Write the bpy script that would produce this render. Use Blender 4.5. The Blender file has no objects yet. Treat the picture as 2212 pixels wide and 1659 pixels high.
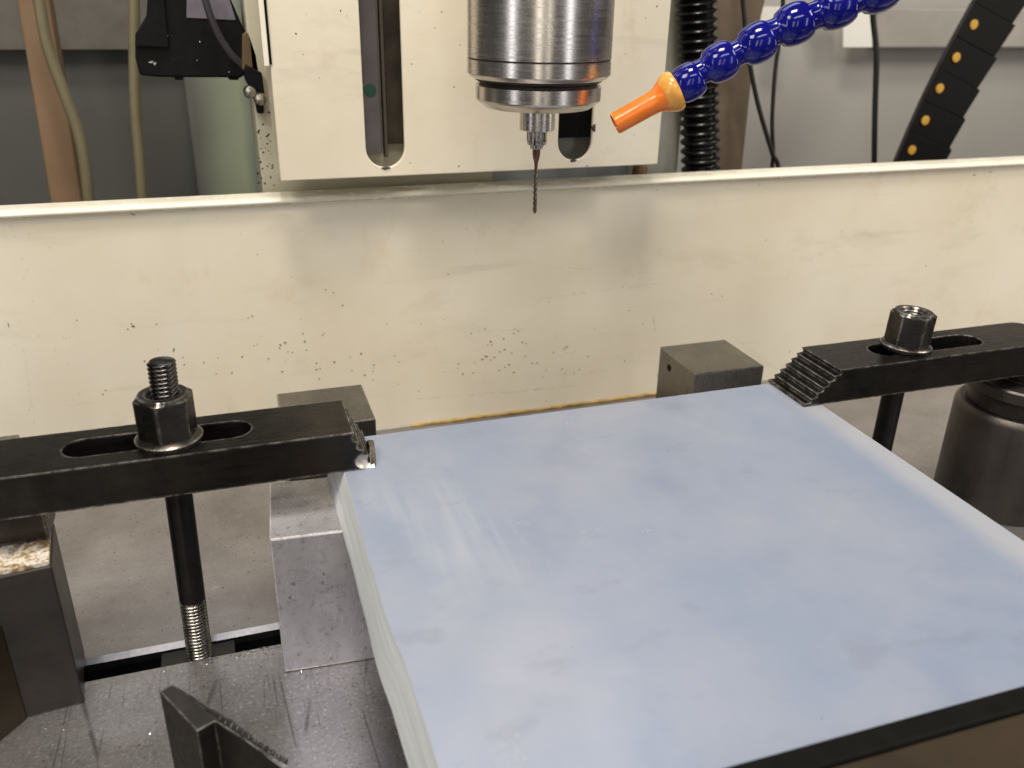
import bpy, bmesh, math, random
from mathutils import Vector, Matrix, noise as mnoise
from mathutils.geometry import tessellate_polygon
random.seed(7)
sc = bpy.context.scene
COL = sc.collection
S = 0.001                      # everything below is written in millimetres
PI = math.pi

# ------------------------------------------------------------------ camera
FPX, PW, PH = 1891.2, 2212.0, 1659.0          # focal length and size of the picture in working pixels
CAMZ = 305.0
RM = (Matrix.Rotation(math.radians(-18.605), 3, 'Z') @ Matrix.Rotation(math.radians(65.724), 3, 'X')
      @ Matrix.Rotation(math.radians(1.062), 3, 'Z'))
cam_d = bpy.data.cameras.new('camera')
cam = bpy.data.objects.new('camera', cam_d)
COL.objects.link(cam)
cam.matrix_world = Matrix.Translation((0, 0, CAMZ * S)) @ RM.to_4x4()
cam_d.sensor_width = 36.0
cam_d.lens = 36.0 * FPX / PW
cam_d.clip_start, cam_d.clip_end = 0.01, 50
cam_d.dof.use_dof = True
cam_d.dof.focus_distance = 0.455
cam_d.dof.aperture_fstop = 11.0
sc.camera = cam

# ------------------------------------------------------------------ world, lamps, exposure
w = bpy.data.worlds.new('World')
sc.world = w
w.use_nodes = True
w.node_tree.nodes['Background'].inputs[0].default_value = (0.60, 0.58, 0.56, 1)
w.node_tree.nodes['Background'].inputs[1].default_value = 0.09
sc.view_settings.view_transform = 'Standard'
sc.view_settings.look = 'None'
sc.view_settings.exposure = 0.0
sc.view_settings.gamma = 1.0


def area(name, loc, target, sx, sy, power, col):
    l = bpy.data.lights.new(name, 'AREA')
    l.shape = 'RECTANGLE'
    l.size, l.size_y, l.energy, l.color = sx, sy, power, col
    o = bpy.data.objects.new(name, l)
    COL.objects.link(o)
    o.location = Vector(loc) * S
    d = (Vector(target) - Vector(loc)).normalized()
    o.rotation_euler = d.to_track_quat('-Z', 'Y').to_euler()
    return o


WARM = (1.0, 0.93, 0.80)
NEUT = (0.96, 0.97, 1.0)
area('overhead_and_added_light', (20, 190, 1450), (160, 480, 50), 0.32, 0.26, 14.0, WARM)
area('overhead_and_added_light', (-420, 20, 980), (-60, 480, 80), 0.30, 0.30, 5.0, WARM)  # side pair added close by, so falloff leaves the panel's centre dimmer
area('overhead_and_added_light', (1200, 20, 1050), (480, 480, 80), 0.40, 0.40, 6.5, WARM)
area('overhead_and_added_light', (60, -700, 1250), (60, 380, 50), 0.8, 0.14, 4.5, NEUT)
area('streak_light', (-1300, -300, 500), (200, 450, 200), 0.16, 0.9, 2.6, NEUT)  # unseen tall strips, added around the camera to streak the spindle
area('streak_light', (-500, -1300, 520), (200, 450, 200), 0.20, 0.9, 2.6, WARM)
area('streak_light', (0, -1400, 520), (200, 450, 200), 0.10, 0.9, 1.4, WARM)
area('streak_light', (900, -1000, 520), (200, 450, 200), 0.16, 0.9, 2.6, NEUT)
area('streak_light', (1500, 100, 520), (250, 450, 200), 0.10, 0.9, 3.0, WARM)
area('overhead_and_added_light', (300, 1500, 1900), (300, 250, 90), 1.4, 0.6, 9, (0.80, 0.88, 1.0))  # unseen bluish backlight, added for a blue sheen on the plate
area('strip_lamp', (128, 950, 490), (60, 330, 97), 0.10, 0.012, 0.10, (1.0, 0.75, 0.5))


# ------------------------------------------------------------------ picture-to-place helpers (mm)
def ray(px, py):
    return RM @ Vector(((px - PW / 2) / FPX, -(py - PH / 2) / FPX, -1.0))


def onz(px, py, z):
    d = ray(px, py)
    return Vector((0, 0, CAMZ)) + d * ((z - CAMZ) / d.z)


def ony(px, py, y):
    d = ray(px, py)
    return Vector((0, 0, CAMZ)) + d * (y / d.y)


def dep(P):
    return -(RM.transposed() @ (Vector(P) - Vector((0, 0, CAMZ)))).z


def pxmm(P):                                   # millimetres per working pixel at P
    return dep(P) / FPX


# ------------------------------------------------------------------ object helpers
OFF = {}


def props(o, label=None, cat=None, group=None, kind=None):
    if label: o['label'] = label
    if cat: o['category'] = cat
    if group: o['group'] = group
    if kind: o['kind'] = kind
    return o


def thing(name, loc, label, cat, group=None):
    o = bpy.data.objects.new(name, None)
    o.empty_display_size = 0.01
    COL.objects.link(o)
    o.location = Vector(loc) * S
    OFF[o.name] = Vector(loc)
    return props(o, label, cat, group)


def mk(name, geo, mat, parent=None, smooth=None, bevel=0, seg=2, origin=None, label=None):
    vs, fs = geo[0], geo[1]
    off = OFF[parent.name] if parent else Vector(origin or (0, 0, 0))
    me = bpy.data.meshes.new(name)
    me.from_pydata([(Vector(v) - off) * S for v in vs], [], fs)
    me.validate()
    bm = bmesh.new(); bm.from_mesh(me)
    bmesh.ops.remove_doubles(bm, verts=bm.verts, dist=1e-6)
    bmesh.ops.recalc_face_normals(bm, faces=bm.faces)
    bm.to_mesh(me); bm.free()
    mats = mat if isinstance(mat, (list, tuple)) else [mat]
    for m in mats: me.materials.append(m)
    if smooth is not None:
        for p in me.polygons: p.use_smooth = True
        me.set_sharp_from_angle(angle=math.radians(smooth))
    o = bpy.data.objects.new(name, me)
    COL.objects.link(o)
    if parent:
        o.parent = parent
    else:
        o.location = off * S
    OFF[o.name] = off
    if bevel:
        b = o.modifiers.new('bevel', 'BEVEL')
        b.width = bevel * S; b.segments = seg; b.limit_method = 'ANGLE'; b.angle_limit = math.radians(35)
        b.harden_normals = False
    if label: o['label'] = label
    return o


def join(*geos):
    V, F = [], []
    for v, f in geos:
        n = len(V)
        V += [Vector(a) for a in v]
        F += [tuple(i + n for i in q) for q in f]
    return V, F


def box(x0, x1, y0, y1, z0, z1):
    v = [(x, y, z) for x in (x0, x1) for y in (y0, y1) for z in (z0, z1)]
    return [Vector(a) for a in v], [(0, 1, 3, 2), (4, 6, 7, 5), (0, 4, 5, 1), (2, 3, 7, 6), (0, 2, 6, 4), (1, 5, 7, 3)]


def rotz(geo, c, deg):
    R = Matrix.Rotation(math.radians(deg), 3, 'Z'); c = Vector(c)
    return [R @ (Vector(v) - c) + c for v in geo[0]], geo[1]


def prism(outer, holes, d0, d1, axis='Z'):
    """2-D outline with holes, extruded between d0 and d1 along the axis."""
    def m(p, d):
        return Vector((p[0], p[1], d)) if axis == 'Z' else (Vector((p[0], d, p[1])) if axis == 'Y' else Vector((d, p[0], p[1])))
    loops = [outer] + list(holes)
    flat = [p for l in loops for p in l]
    tris = tessellate_polygon([[Vector((p[0], p[1], 0)) for p in l] for l in loops])
    n = len(flat)
    V = [m(p, d0) for p in flat] + [m(p, d1) for p in flat]
    F = []
    if holes:
        F += [tuple(t) for t in tris] + [tuple(i + n for i in t) for t in tris]
    else:
        F += [tuple(range(n)), tuple(range(n, 2 * n))]
    k = 0
    for l in loops:
        L = len(l)
        for i in range(L):
            a, b = k + i, k + (i + 1) % L
            F.append((a, b, b + n, a + n))
        k += L
    return V, F


def lathe(prof, c, seg=48, axis=(0, 0, 1), cap0=True, cap1=True):
    """prof: list of (radius, height along axis) from the centre point c."""
    ax = Vector(axis).normalized(); c = Vector(c)
    u = ax.orthogonal().normalized(); v = ax.cross(u)
    V, F = [], []
    for r, h in prof:
        for i in range(seg):
            a = 2 * PI * i / seg
            V.append(c + ax * h + (u * math.cos(a) + v * math.sin(a)) * r)
    for k in range(len(prof) - 1):
        for i in range(seg):
            j = (i + 1) % seg
            F.append((k * seg + i, k * seg + j, (k + 1) * seg + j, (k + 1) * seg + i))
    if cap0: F.append(tuple(range(seg)))
    if cap1: F.append(tuple((len(prof) - 1) * seg + i for i in range(seg)))
    return V, F


def smoothpath(pts, n=8):
    out = []
    P = [Vector(p) for p in pts]
    for i in range(len(P) - 1):
        p0, p1, p2, p3 = P[max(i - 1, 0)], P[i], P[i + 1], P[min(i + 2, len(P) - 1)]
        for k in range(n):
            t = k / n
            out.append(0.5 * ((2 * p1) + (p2 - p0) * t + (2 * p0 - 5 * p1 + 4 * p2 - p3) * t * t + (3 * p1 - p0 - 3 * p2 + p3) * t ** 3))
    out.append(P[-1])
    return out


def tube(path, rad, seg=16, rf=None):
    V, F = [], []
    u = None
    for i, p in enumerate(path):
        t = (path[min(i + 1, len(path) - 1)] - path[max(i - 1, 0)]).normalized()
        if u is None: u = t.orthogonal().normalized()
        u = (u - t * u.dot(t)).normalized(); v = t.cross(u)
        r = rf(i) if rf else rad
        for k in range(seg):
            a = 2 * PI * k / seg
            V.append(p + (u * math.cos(a) + v * math.sin(a)) * r)
    for i in range(len(path) - 1):
        for k in range(seg):
            j = (k + 1) % seg
            F.append((i * seg + k, i * seg + j, (i + 1) * seg + j, (i + 1) * seg + k))
    F.append(tuple(range(seg))); F.append(tuple((len(path) - 1) * seg + k for k in range(seg)))
    return V, F


def thread(a, b, r, pitch, depth, seg=40):
    """A threaded rod from a to b: helical ridges, cut true."""
    a, b = Vector(a), Vector(b)
    ax = (b - a); L = ax.length; ax.normalize()
    u = ax.orthogonal().normalized(); v = ax.cross(u)
    n = max(4, int(L / pitch * 14))
    V, F = [], []
    for k in range(n + 1):
        h = L * k / n
        for i in range(seg):
            t = i / seg
            ph = (h / pitch - t) % 1.0
            tri = 1 - abs(2 * ph - 1)                     # 0 at root, 1 at crest
            tri = min(1.0, max(0.0, tri * 1.25 - 0.05))
            rr = r - depth * (1 - tri)
            end = min(h, L - h)
            rr -= max(0, 0.6 - end) * 0.9
            V.append(a + ax * h + (u * math.cos(2 * PI * t) + v * math.sin(2 * PI * t)) * rr)
    for k in range(n):
        for i in range(seg):
            j = (i + 1) % seg
            F.append((k * seg + i, k * seg + j, (k + 1) * seg + j, (k + 1) * seg + i))
    F.append(tuple(range(seg))); F.append(tuple(n * seg + i for i in range(seg)))
    return V, F


def hexnut(c, af, h, bore, rot, tilt=None, seg=96):
    """Hexagon with the turned chamfer on top and a bore through it."""
    c = Vector(c)
    rc = af / 2 / math.cos(PI / 6)
    zs = [0, 0.5] + [h * k / 14 for k in range(1, 15)]
    V, F = [], []

    def hexr(t):
        t = (t - rot) % (PI / 3)
        return af / 2 / math.cos(t - PI / 6)
    rings = []
    for z in zs:
        cone = af / 2 * 0.93 + (h - z) * 1.75
        rings.append([(min(hexr(2 * PI * i / seg), cone), z) for i in range(seg)])
    rings.append([(bore + 1.3, h)] * seg)
    rings.append([(bore, h - 1.3)] * seg)
    k = 1
    while k < 8:                                       # a few turns of inner thread
        rings.append([(bore - 0.7 * (k % 2), h - 1.3 - k * 0.9)] * seg)
        k += 1
    rings.append([(bore, 0)] * seg)
    for R in rings:
        for i, (r, z) in enumerate(R):
            a = 2 * PI * i / seg
            V.append(c + Vector((r * math.cos(a), r * math.sin(a), z)))
    n = len(rings)
    for k in range(n):
        kk = (k + 1) % n
        for i in range(seg):
            j = (i + 1) % seg
            F.append((k * seg + i, k * seg + j, kk * seg + j, kk * seg + i))
    return V, F


def boolean(o, cutter_geo, mat=None, op='DIFFERENCE'):
    c = mk('cutter', cutter_geo, mat or o.data.materials[0], origin=(0, 0, 0), smooth=50)
    bpy.context.view_layer.update()
    m = o.modifiers.new('cut', 'BOOLEAN')
    m.object = c; m.operation = op; m.solver = 'EXACT'; m.material_mode = 'TRANSFER'
    dg = bpy.context.evaluated_depsgraph_get()
    me = bpy.data.meshes.new_from_object(o.evaluated_get(dg))
    o.modifiers.remove(m)
    o.data = me
    bpy.data.objects.remove(c)


# ------------------------------------------------------------------ materials
class M:
    def __init__(s, name):
        s.m = bpy.data.materials.new(name); s.m.use_nodes = True
        s.t = s.m.node_tree; s.b = s.t.nodes['Principled BSDF']
        s.tc = s.t.nodes.new('ShaderNodeTexCoord')

    def link(s, a, b): s.t.links.new(a, b)

    def co(s, scale=(1, 1, 1), rot=(0, 0, 0)):
        m = s.t.nodes.new('ShaderNodeMapping')
        m.inputs['Scale'].default_value = scale; m.inputs['Rotation'].default_value = rot
        s.link(s.tc.outputs['Object'], m.inputs[0]); return m.outputs[0]

    def noise(s, scale, detail=4, rough=0.6, co=None, dist=0.0):
        n = s.t.nodes.new('ShaderNodeTexNoise')
        n.inputs['Scale'].default_value = scale; n.inputs['Detail'].default_value = detail
        n.inputs['Roughness'].default_value = rough; n.inputs['Distortion'].default_value = dist
        s.link(co or s.tc.outputs['Object'], n.inputs['Vector']); return n.outputs['Fac']

    def voro(s, scale, co=None, feature='F1', rnd=1.0):
        n = s.t.nodes.new('ShaderNodeTexVoronoi'); n.feature = feature
        n.inputs['Scale'].default_value = scale; n.inputs['Randomness'].default_value = rnd
        s.link(co or s.tc.outputs['Object'], n.inputs['Vector']); return n.outputs['Distance']

    def ramp(s, f, stops):
        r = s.t.nodes.new('ShaderNodeValToRGB')
        e = r.color_ramp.elements
        e[0].position = stops[0][0]; e[1].position = stops[-1][0]
        for p, _ in stops[1:-1]: e.new(p)
        for k, (p, c) in enumerate(stops):
            e[k].position = p
            e[k].color = (c, c, c, 1) if isinstance(c, (int, float)) else (*c, 1)
        s.link(f, r.inputs[0]); return r.outputs[0]

    def mix(s, f, a, b, mode='MIX'):
        n = s.t.nodes.new('ShaderNodeMix'); n.data_type = 'RGBA'; n.blend_type = mode
        for sock, v in ((n.inputs[0], f), (n.inputs[6], a), (n.inputs[7], b)):
            if isinstance(v, (int, float)): sock.default_value = v
            elif isinstance(v, tuple): sock.default_value = (*v, 1)
            else: s.link(v, sock)
        return n.outputs[2]

    def math(s, op, a, b=0.0, clamp=False):
        n = s.t.nodes.new('ShaderNodeMath'); n.operation = op; n.use_clamp = clamp
        for sock, v in ((n.inputs[0], a), (n.inputs[1], b)):
            if isinstance(v, (int, float)): sock.default_value = v
            else: s.link(v, sock)
        return n.outputs[0]

    def edge(s, radius=0.8, lo=0.004, hi=0.06):
        """Wear mask: where a small bevel would bend the surface (corners rubbed bare)."""
        bv = s.t.nodes.new('ShaderNodeBevel'); bv.samples = 6; bv.inputs['Radius'].default_value = radius * S
        g = s.t.nodes.new('ShaderNodeNewGeometry')
        d = s.t.nodes.new('ShaderNodeVectorMath'); d.operation = 'DOT_PRODUCT'
        s.link(bv.outputs[0], d.inputs[0]); s.link(g.outputs['Normal'], d.inputs[1])
        k = s.math('SUBTRACT', 1.0, d.outputs['Value'])
        return s.ramp(k, [(lo, 0.0), (hi, 1.0)])

    def bump(s, h, strength=0.2, dist=0.1):
        n = s.t.nodes.new('ShaderNodeBump')
        n.inputs['Strength'].default_value = strength; n.inputs['Distance'].default_value = dist * S
        s.link(h, n.inputs['Height']); s.link(n.outputs[0], s.b.inputs['Normal'])

    def set(s, **k):
        names = dict(col='Base Color', rough='Roughness', metal='Metallic', spec='Specular IOR Level', coat='Coat Weight',
                     coatr='Coat Roughness', sss='Subsurface Weight', trans='Transmission Weight', ior='IOR', aniso='Anisotropic', alpha='Alpha')
        for a, v in k.items():
            i = s.b.inputs[names[a]]
            if isinstance(v, tuple): i.default_value = (*v, 1)
            elif isinstance(v, (int, float)): i.default_value = v
            else: s.link(v, i)
        return s


def simple(name, col, rough=0.5, metal=0.0, var=0.15, scale=60, bump=0.0, **k):
    m = M(name)
    n = m.noise(scale, 5)
    f = m.ramp(n, [(0.3, 0.0), (0.7, 1.0)])
    c = m.mix(f, tuple(x * (1 - var) for x in col), tuple(min(1, x * (1 + var)) for x in col))
    r = m.ramp(n, [(0.3, max(0.02, rough - 0.07)), (0.7, rough + 0.07)])
    m.set(col=c, rough=r, metal=metal, **k)
    if bump: m.bump(m.noise(scale * 8, 4), bump, 0.1)
    return m.m


def cream(name, a, b, spots=0.5, rough=0.38, seed=(0, 0, 0)):
    m = M(name)
    big = m.noise(7, 5, 0.6)
    c = m.mix(m.ramp(big, [(0.35, 0.0), (0.65, 1.0)]), a, b)
    # grey hand smudges, long and faint
    sm = m.noise(9, 6, 0.7, co=m.co((1.0, 1.0, 2.6)), dist=0.4)
    c = m.mix(m.math('MULTIPLY', m.ramp(sm, [(0.56, 0.0), (0.74, 1.0)]), 0.30), c, (0.36, 0.33, 0.25))
    # oily streaks
    st = m.noise(24, 5, 0.65, co=m.co((0.25, 1, 3.0), (0, 0.08, 0)))
    c = m.mix(m.math('MULTIPLY', m.ramp(st, [(0.60, 0.0), (0.72, 1.0)]), 0.25), c, (0.33, 0.30, 0.22))
    rs = m.noise(13, 5, 0.7, co=m.co((1.6, 1, 1), (0.3, 0, 0.5)))
    c = m.mix(m.math('MULTIPLY', m.ramp(rs, [(0.60, 0.0), (0.75, 1.0)]), 0.30), c, (0.50, 0.33, 0.15))
    # small specks in loose clusters
    sp = m.voro(150)
    gate = m.ramp(m.noise(16, 3), [(0.50, 0.0), (0.62, 1.0)])
    k = m.math('MULTIPLY', m.ramp(sp, [(0.07, 1.0), (0.13, 0.0)]), gate)
    c = m.mix(m.math('MULTIPLY', k, spots * 0.35), c, (0.06, 0.05, 0.04))
    m.set(col=c, rough=m.ramp(sm, [(0.3, rough - 0.06), (0.8, rough + 0.15)]), spec=0.45)
    m.bump(m.noise(160, 4), 0.08, 0.2)
    return m.m


def black_steel(name, base=(0.020, 0.018, 0.016), wearc=(0.60, 0.57, 0.53), rough=0.27, r=1.7, amount=0.75):
    m = M(name)
    n = m.noise(70, 6, 0.65)
    g = m.noise(500, 3, 0.6, co=m.co((0.12, 1, 1)))
    c = m.mix(m.ramp(n, [(0.35, 0.0), (0.7, 1.0)]), base, tuple(x * 2.0 for x in base))
    br = m.ramp(m.noise(22, 4), [(0.5, 0.0), (0.75, 1.0)])
    c = m.mix(m.math('MULTIPLY', br, 0.5), c, (0.055, 0.040, 0.032))
    e = m.edge(r)
    w_ = m.math('MULTIPLY', e, m.ramp(m.noise(160, 5, 0.7), [(0.40, 0.10), (0.62, 1.0)]))
    w_ = m.math('MULTIPLY', w_, amount)
    sc_ = m.ramp(m.noise(120, 6, 0.8, co=m.co((0.3, 1, 1), (0.3, 0.2, 0.6))), [(0.70, 0.0), (0.80, 0.55)])
    w2 = m.math('MAXIMUM', w_, m.math('MULTIPLY', sc_, 0.5))
    c = m.mix(w2, c, wearc)
    m.set(col=c, metal=0.85, rough=m.mix(w2, m.ramp(g, [(0.3, rough - 0.05), (0.7, rough + 0.12)]), (0.28, 0.28, 0.28)))
    m.bump(m.noise(420, 6, 0.75), 0.16, 0.12)
    return m.m


def ground_steel(name, base=(0.40, 0.39, 0.385), rough=0.30, speck=0.6, edge=True, grain=(1, 1, 0.1), metal=0.9):
    m = M(name)
    n = m.noise(28, 6, 0.65)
    c = m.mix(m.ramp(n, [(0.32, 0.0), (0.68, 1.0)]), tuple(x * 0.70 for x in base), tuple(min(1, x * 1.15) for x in base))
    fine = m.noise(330, 4, 0.7)
    c = m.mix(m.math('MULTIPLY', m.ramp(fine, [(0.55, 0.0), (0.68, 1.0)]), speck * 0.6), c, (0.10, 0.09, 0.085))
    v = m.voro(230, co=m.co((1, 1, 0.55), (0.4, 0.5, 0.3)))
    k = m.math('MULTIPLY', m.ramp(v, [(0.10, 1.0), (0.17, 0.0)]), m.ramp(m.noise(40, 3), [(0.5, 0.0), (0.6, 1.0)]))
    c = m.mix(m.math('MULTIPLY', k, speck), c, (0.04, 0.035, 0.03))
    gr = m.noise(900, 3, 0.6, co=m.co(grain))
    if edge:
        c = m.mix(m.math('MULTIPLY', m.edge(0.5), 0.8), c, (0.82, 0.82, 0.84))
    m.set(col=c, metal=metal, rough=m.ramp(gr, [(0.3, rough - 0.05), (0.7, rough + 0.09)]))
    m.bump(gr, 0.06, 0.05)
    return m.m


# table: worn, scratched, blotchy machined steel
def table_mat():
    m = M('worn_table_steel')
    n = m.noise(17, 7, 0.68)
    c = m.mix(m.ramp(n, [(0.34, 0.0), (0.66, 1.0)]), (0.245, 0.232, 0.236), (0.35, 0.332, 0.337))
    mo = m.noise(130, 6, 0.75)
    c = m.mix(m.math('MULTIPLY', m.ramp(mo, [(0.52, 0.0), (0.66, 1.0)]), 0.16), c, (0.085, 0.078, 0.072))
    c = m.mix(m.math('MULTIPLY', m.ramp(mo, [(0.28, 1.0), (0.40, 0.0)]), 0.25), c, (0.72, 0.70, 0.73))
    fi = m.noise(520, 4, 0.75)
    sy0 = m.t.nodes.new('ShaderNodeSeparateXYZ'); m.link(m.tc.outputs['Object'], sy0.inputs[0])
    frm = m.ramp(sy0.outputs[1], [(0.37, 1.0), (0.385, 0.22)])
    c = m.mix(m.math('MULTIPLY', m.ramp(fi, [(0.54, 0.0), (0.66, 1.0)]), m.math('MULTIPLY', frm, 0.5)), c, (0.10, 0.095, 0.095))
    c = m.mix(m.math('MULTIPLY', m.ramp(fi, [(0.32, 1.0), (0.44, 0.0)]), m.math('MULTIPLY', frm, 0.6)), c, (0.62, 0.60, 0.62))
    scr = None
    for k, (rz, sc_, th) in enumerate(((0.12, 70, 0.022), (-0.22, 45, 0.014), (0.42, 40, 0.012), (1.35, 32, 0.010))):
        cc = m.co((1, 0.06, 1), (0, 0, rz))
        warp = m.voro(sc_, co=cc, feature='DISTANCE_TO_EDGE')
        line = m.ramp(warp, [(0.0, 1.0), (th, 0.0)])
        gate = m.ramp(m.noise(14 + 5 * k, 2, co=m.co((1, 1, 1), (0.7 * k, 0.3, 0.5 * k))), [(0.50, 0.0), (0.60, 1.0)])
        line = m.math('MULTIPLY', line, gate)
        scr = line if scr is None else m.math('MAXIMUM', scr, line)
    sy = m.t.nodes.new('ShaderNodeSeparateXYZ'); m.link(m.tc.outputs['Object'], sy.inputs[0])
    fr = m.ramp(sy.outputs[1], [(0.355, 1.0), (0.375, 0.0)])
    scr = m.math('MULTIPLY', scr, fr)
    c = m.mix(m.math('MULTIPLY', scr, 0.7), c, (0.055, 0.05, 0.048))
    v = m.voro(260)
    k = m.math('MULTIPLY', m.ramp(v, [(0.08, 1.0), (0.16, 0.0)]), m.ramp(m.noise(35, 3), [(0.5, 0.0), (0.62, 1.0)]))
    c = m.mix(m.math('MULTIPLY', k, 0.8), c, (0.03, 0.027, 0.024))
    m.set(col=c, metal=0.72, rough=m.ramp(n, [(0.3, 0.27), (0.7, 0.36)]))
    h = m.math('ADD', m.noise(240, 6, 0.7), m.math('MULTIPLY', scr, -1.2))
    m.bump(h, 0.14, 0.08)
    return m.m


def plate_mat():
    m = M('milky_blue_plastic')
    n = m.noise(11, 5, 0.6)
    c = m.mix(m.ramp(n, [(0.36, 0.0), (0.66, 1.0)]), (0.228, 0.268, 0.360), (0.295, 0.315, 0.385))
    # lilac handling blotches
    bl = m.noise(26, 5, 0.6, co=m.co((1, 1.9, 1), (0.3, 0, 0.2)))
    c = m.mix(m.math('MULTIPLY', m.ramp(bl, [(0.60, 0.0), (0.68, 1.0)]), 0.34), c, (0.200, 0.213, 0.270))
    bl2 = m.noise(15, 4, 0.55, co=m.co((1.3, 1, 1), (0.2, 0.4, 1.0)))
    c = m.mix(m.math('MULTIPLY', m.ramp(bl2, [(0.55, 0.0), (0.68, 1.0)]), 0.35), c, (0.190, 0.222, 0.318))
    # translucent glow of the right-hand edge, painted in as a paler margin
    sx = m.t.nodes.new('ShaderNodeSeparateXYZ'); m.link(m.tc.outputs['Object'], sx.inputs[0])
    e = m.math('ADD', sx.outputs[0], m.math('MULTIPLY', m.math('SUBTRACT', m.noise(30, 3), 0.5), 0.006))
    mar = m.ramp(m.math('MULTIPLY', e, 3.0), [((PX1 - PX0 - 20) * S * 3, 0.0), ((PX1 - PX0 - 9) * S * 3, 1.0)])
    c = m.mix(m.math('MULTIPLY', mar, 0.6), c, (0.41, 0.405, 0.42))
    # rubbed white scuffs near the left-hand side
    st = m.noise(170, 4, 0.6, co=m.co((1, 0.07, 1), (0, 0, -0.27)))
    rot = m.co((1, 1, 1), (0, 0, -0.27))
    sr_ = m.t.nodes.new('ShaderNodeSeparateXYZ'); m.link(rot, sr_.inputs[0])
    ragged = m.math('MULTIPLY', m.math('SUBTRACT', m.noise(60, 3), 0.5), 0.03)
    gx = m.ramp(m.math('MULTIPLY', m.math('ADD', sr_.outputs[0], ragged), 6), [(0.36, 0.0), (0.42, 1.0), (0.58, 1.0), (0.66, 0.0)])
    gy = m.ramp(m.math('MULTIPLY', m.math('ADD', sx.outputs[1], ragged), 2.0), [(0.25, 0.0), (0.33, 1.0), (0.42, 1.0), (0.47, 0.0)])
    k = m.math('MULTIPLY', m.math('MULTIPLY', gx, gy), m.math('ADD', 0.3, m.ramp(st, [(0.42, 0.0), (0.66, 0.7)])))
    st2 = m.noise(45, 5, 0.7, co=m.co((0.5, 0.10, 1), (0, 0, 0.9)))
    k = m.math('MAXIMUM', m.math('MULTIPLY', k, 0.22), 0.0)
    c = m.mix(k, c, (0.50, 0.51, 0.54))
    m.set(col=c, rough=m.ramp(m.noise(18, 5), [(0.3, 0.22), (0.7, 0.28)]), spec=0.5, sss=0.15)
    m.b.inputs['Subsurface Radius'].default_value = (0.006, 0.008, 0.012)
    m.bump(m.noise(120, 4), 0.03, 0.1)
    return m.m


def sawn_mat():
    m = M('sawn_plastic_edge')
    st = m.noise(420, 4, 0.6, co=m.co((1, 0.02, 1)))
    st2 = m.noise(150, 3, 0.6, co=m.co((1, 0.03, 1)))
    c = m.mix(m.ramp(st, [(0.35, 0.0), (0.65, 1.0)]), (0.56, 0.58, 0.60), (0.72, 0.74, 0.76))
    m.set(col=c, rough=0.55, spec=0.35, sss=0.25)
    m.b.inputs['Subsurface Radius'].default_value = (0.004, 0.005, 0.006)
    m.bump(m.math('ADD', st, st2), 0.35, 0.3)
    return m.m


def turned_steel():
    m = M('turned_steel')
    g = m.noise(700, 4, 0.65, co=m.co((0.04, 0.04, 1)))
    bl = m.noise(45, 6, 0.7, co=m.co((1, 1, 0.35)))
    c = m.mix(m.ramp(bl, [(0.35, 0.0), (0.7, 1.0)]), (0.53, 0.49, 0.455), (0.70, 0.655, 0.61))
    c = m.mix(m.math('MULTIPLY', m.ramp(m.noise(90, 6, 0.75, co=m.co((1, 1, 2.2))), [(0.62, 0.0), (0.74, 1.0)]), 0.45), c, (0.20, 0.17, 0.145))
    m.set(col=c, metal=1.0, rough=m.ramp(m.math('ADD', m.math('MULTIPLY', g, 0.5), m.math('MULTIPLY', bl, 0.5)), [(0.35, 0.20), (0.65, 0.32)]))
    m.bump(g, 0.03, 0.04)
    return m.m


MAT_CREAM = cream('cream_paint', (0.72, 0.64, 0.495), (0.80, 0.735, 0.61))
MAT_COVER = cream('cream_cover_paint', (0.72, 0.635, 0.49), (0.81, 0.74, 0.615), spots=0.4)
MAT_CREAM_D = cream('dirty_cream_paint', (0.46, 0.42, 0.30), (0.56, 0.52, 0.40), spots=0.9)
MAT_LIP = simple('rolled_edge_paint', (0.84, 0.79, 0.66), 0.25, 0, 0.05)
MAT_BLACK = black_steel('black_oxide_steel')
MAT_NUT = black_steel('worn_black_nut', (0.035, 0.031, 0.028), (0.60, 0.57, 0.52), 0.26, 2.0, 0.85)
MAT_STUD = black_steel('black_oxide_stud', (0.022, 0.020, 0.019), (0.45, 0.43, 0.40), 0.33, 0.35, 0.5)
MAT_THREAD = simple('oiled_thread_steel', (0.32, 0.30, 0.275), 0.24, 1.0, 0.45, 130)
MAT_BLOCK = ground_steel('ground_steel_block', (0.72, 0.69, 0.73), 0.20, 0.75, metal=0.62)
MAT_BLOCK2 = ground_steel('ground_steel_block_clean', (0.20, 0.19, 0.168), 0.26, 0.2)
MAT_RISER = ground_steel('dark_ground_steel', (0.075, 0.068, 0.063), 0.38, 0.35, edge=False)
MAT_TABLE = table_mat()
MAT_SPIN = turned_steel()
MAT_DARK = simple('dark_recess_steel', (0.035, 0.030, 0.026), 0.5, 0.4, 0.4, 90, 0.2)
MAT_GOUGE = simple('bare_bright_steel', (0.50, 0.47, 0.44), 0.40, 1.0, 0.15, 200, 0.1)
MAT_SPECK = simple('dark_grit', (0.045, 0.038, 0.030), 0.6, 0, 0.3, 300)
MAT_CHIP = simple('bright_swarf', (0.75, 0.74, 0.72), 0.2, 1.0, 0.1, 300)
MAT_BLUE = simple('glossy_blue_plastic', (0.004, 0.005, 0.15), 0.12, 0, 0.2, 50, spec=0.4)
MAT_SEAL = simple('yellow_sealant', (0.42, 0.27, 0.07), 0.35, 0, 0.4, 180, 0.3)
MAT_BLKPL = simple('dusty_black_plastic', (0.005, 0.0042, 0.0045), 0.55, 0, 0.4, 200, 0.1, spec=0.15)
MAT_RUBBER = simple('black_rubber', (0.004, 0.0035, 0.003), 0.60, 0, 0.3, 120, spec=0.1)

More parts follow.
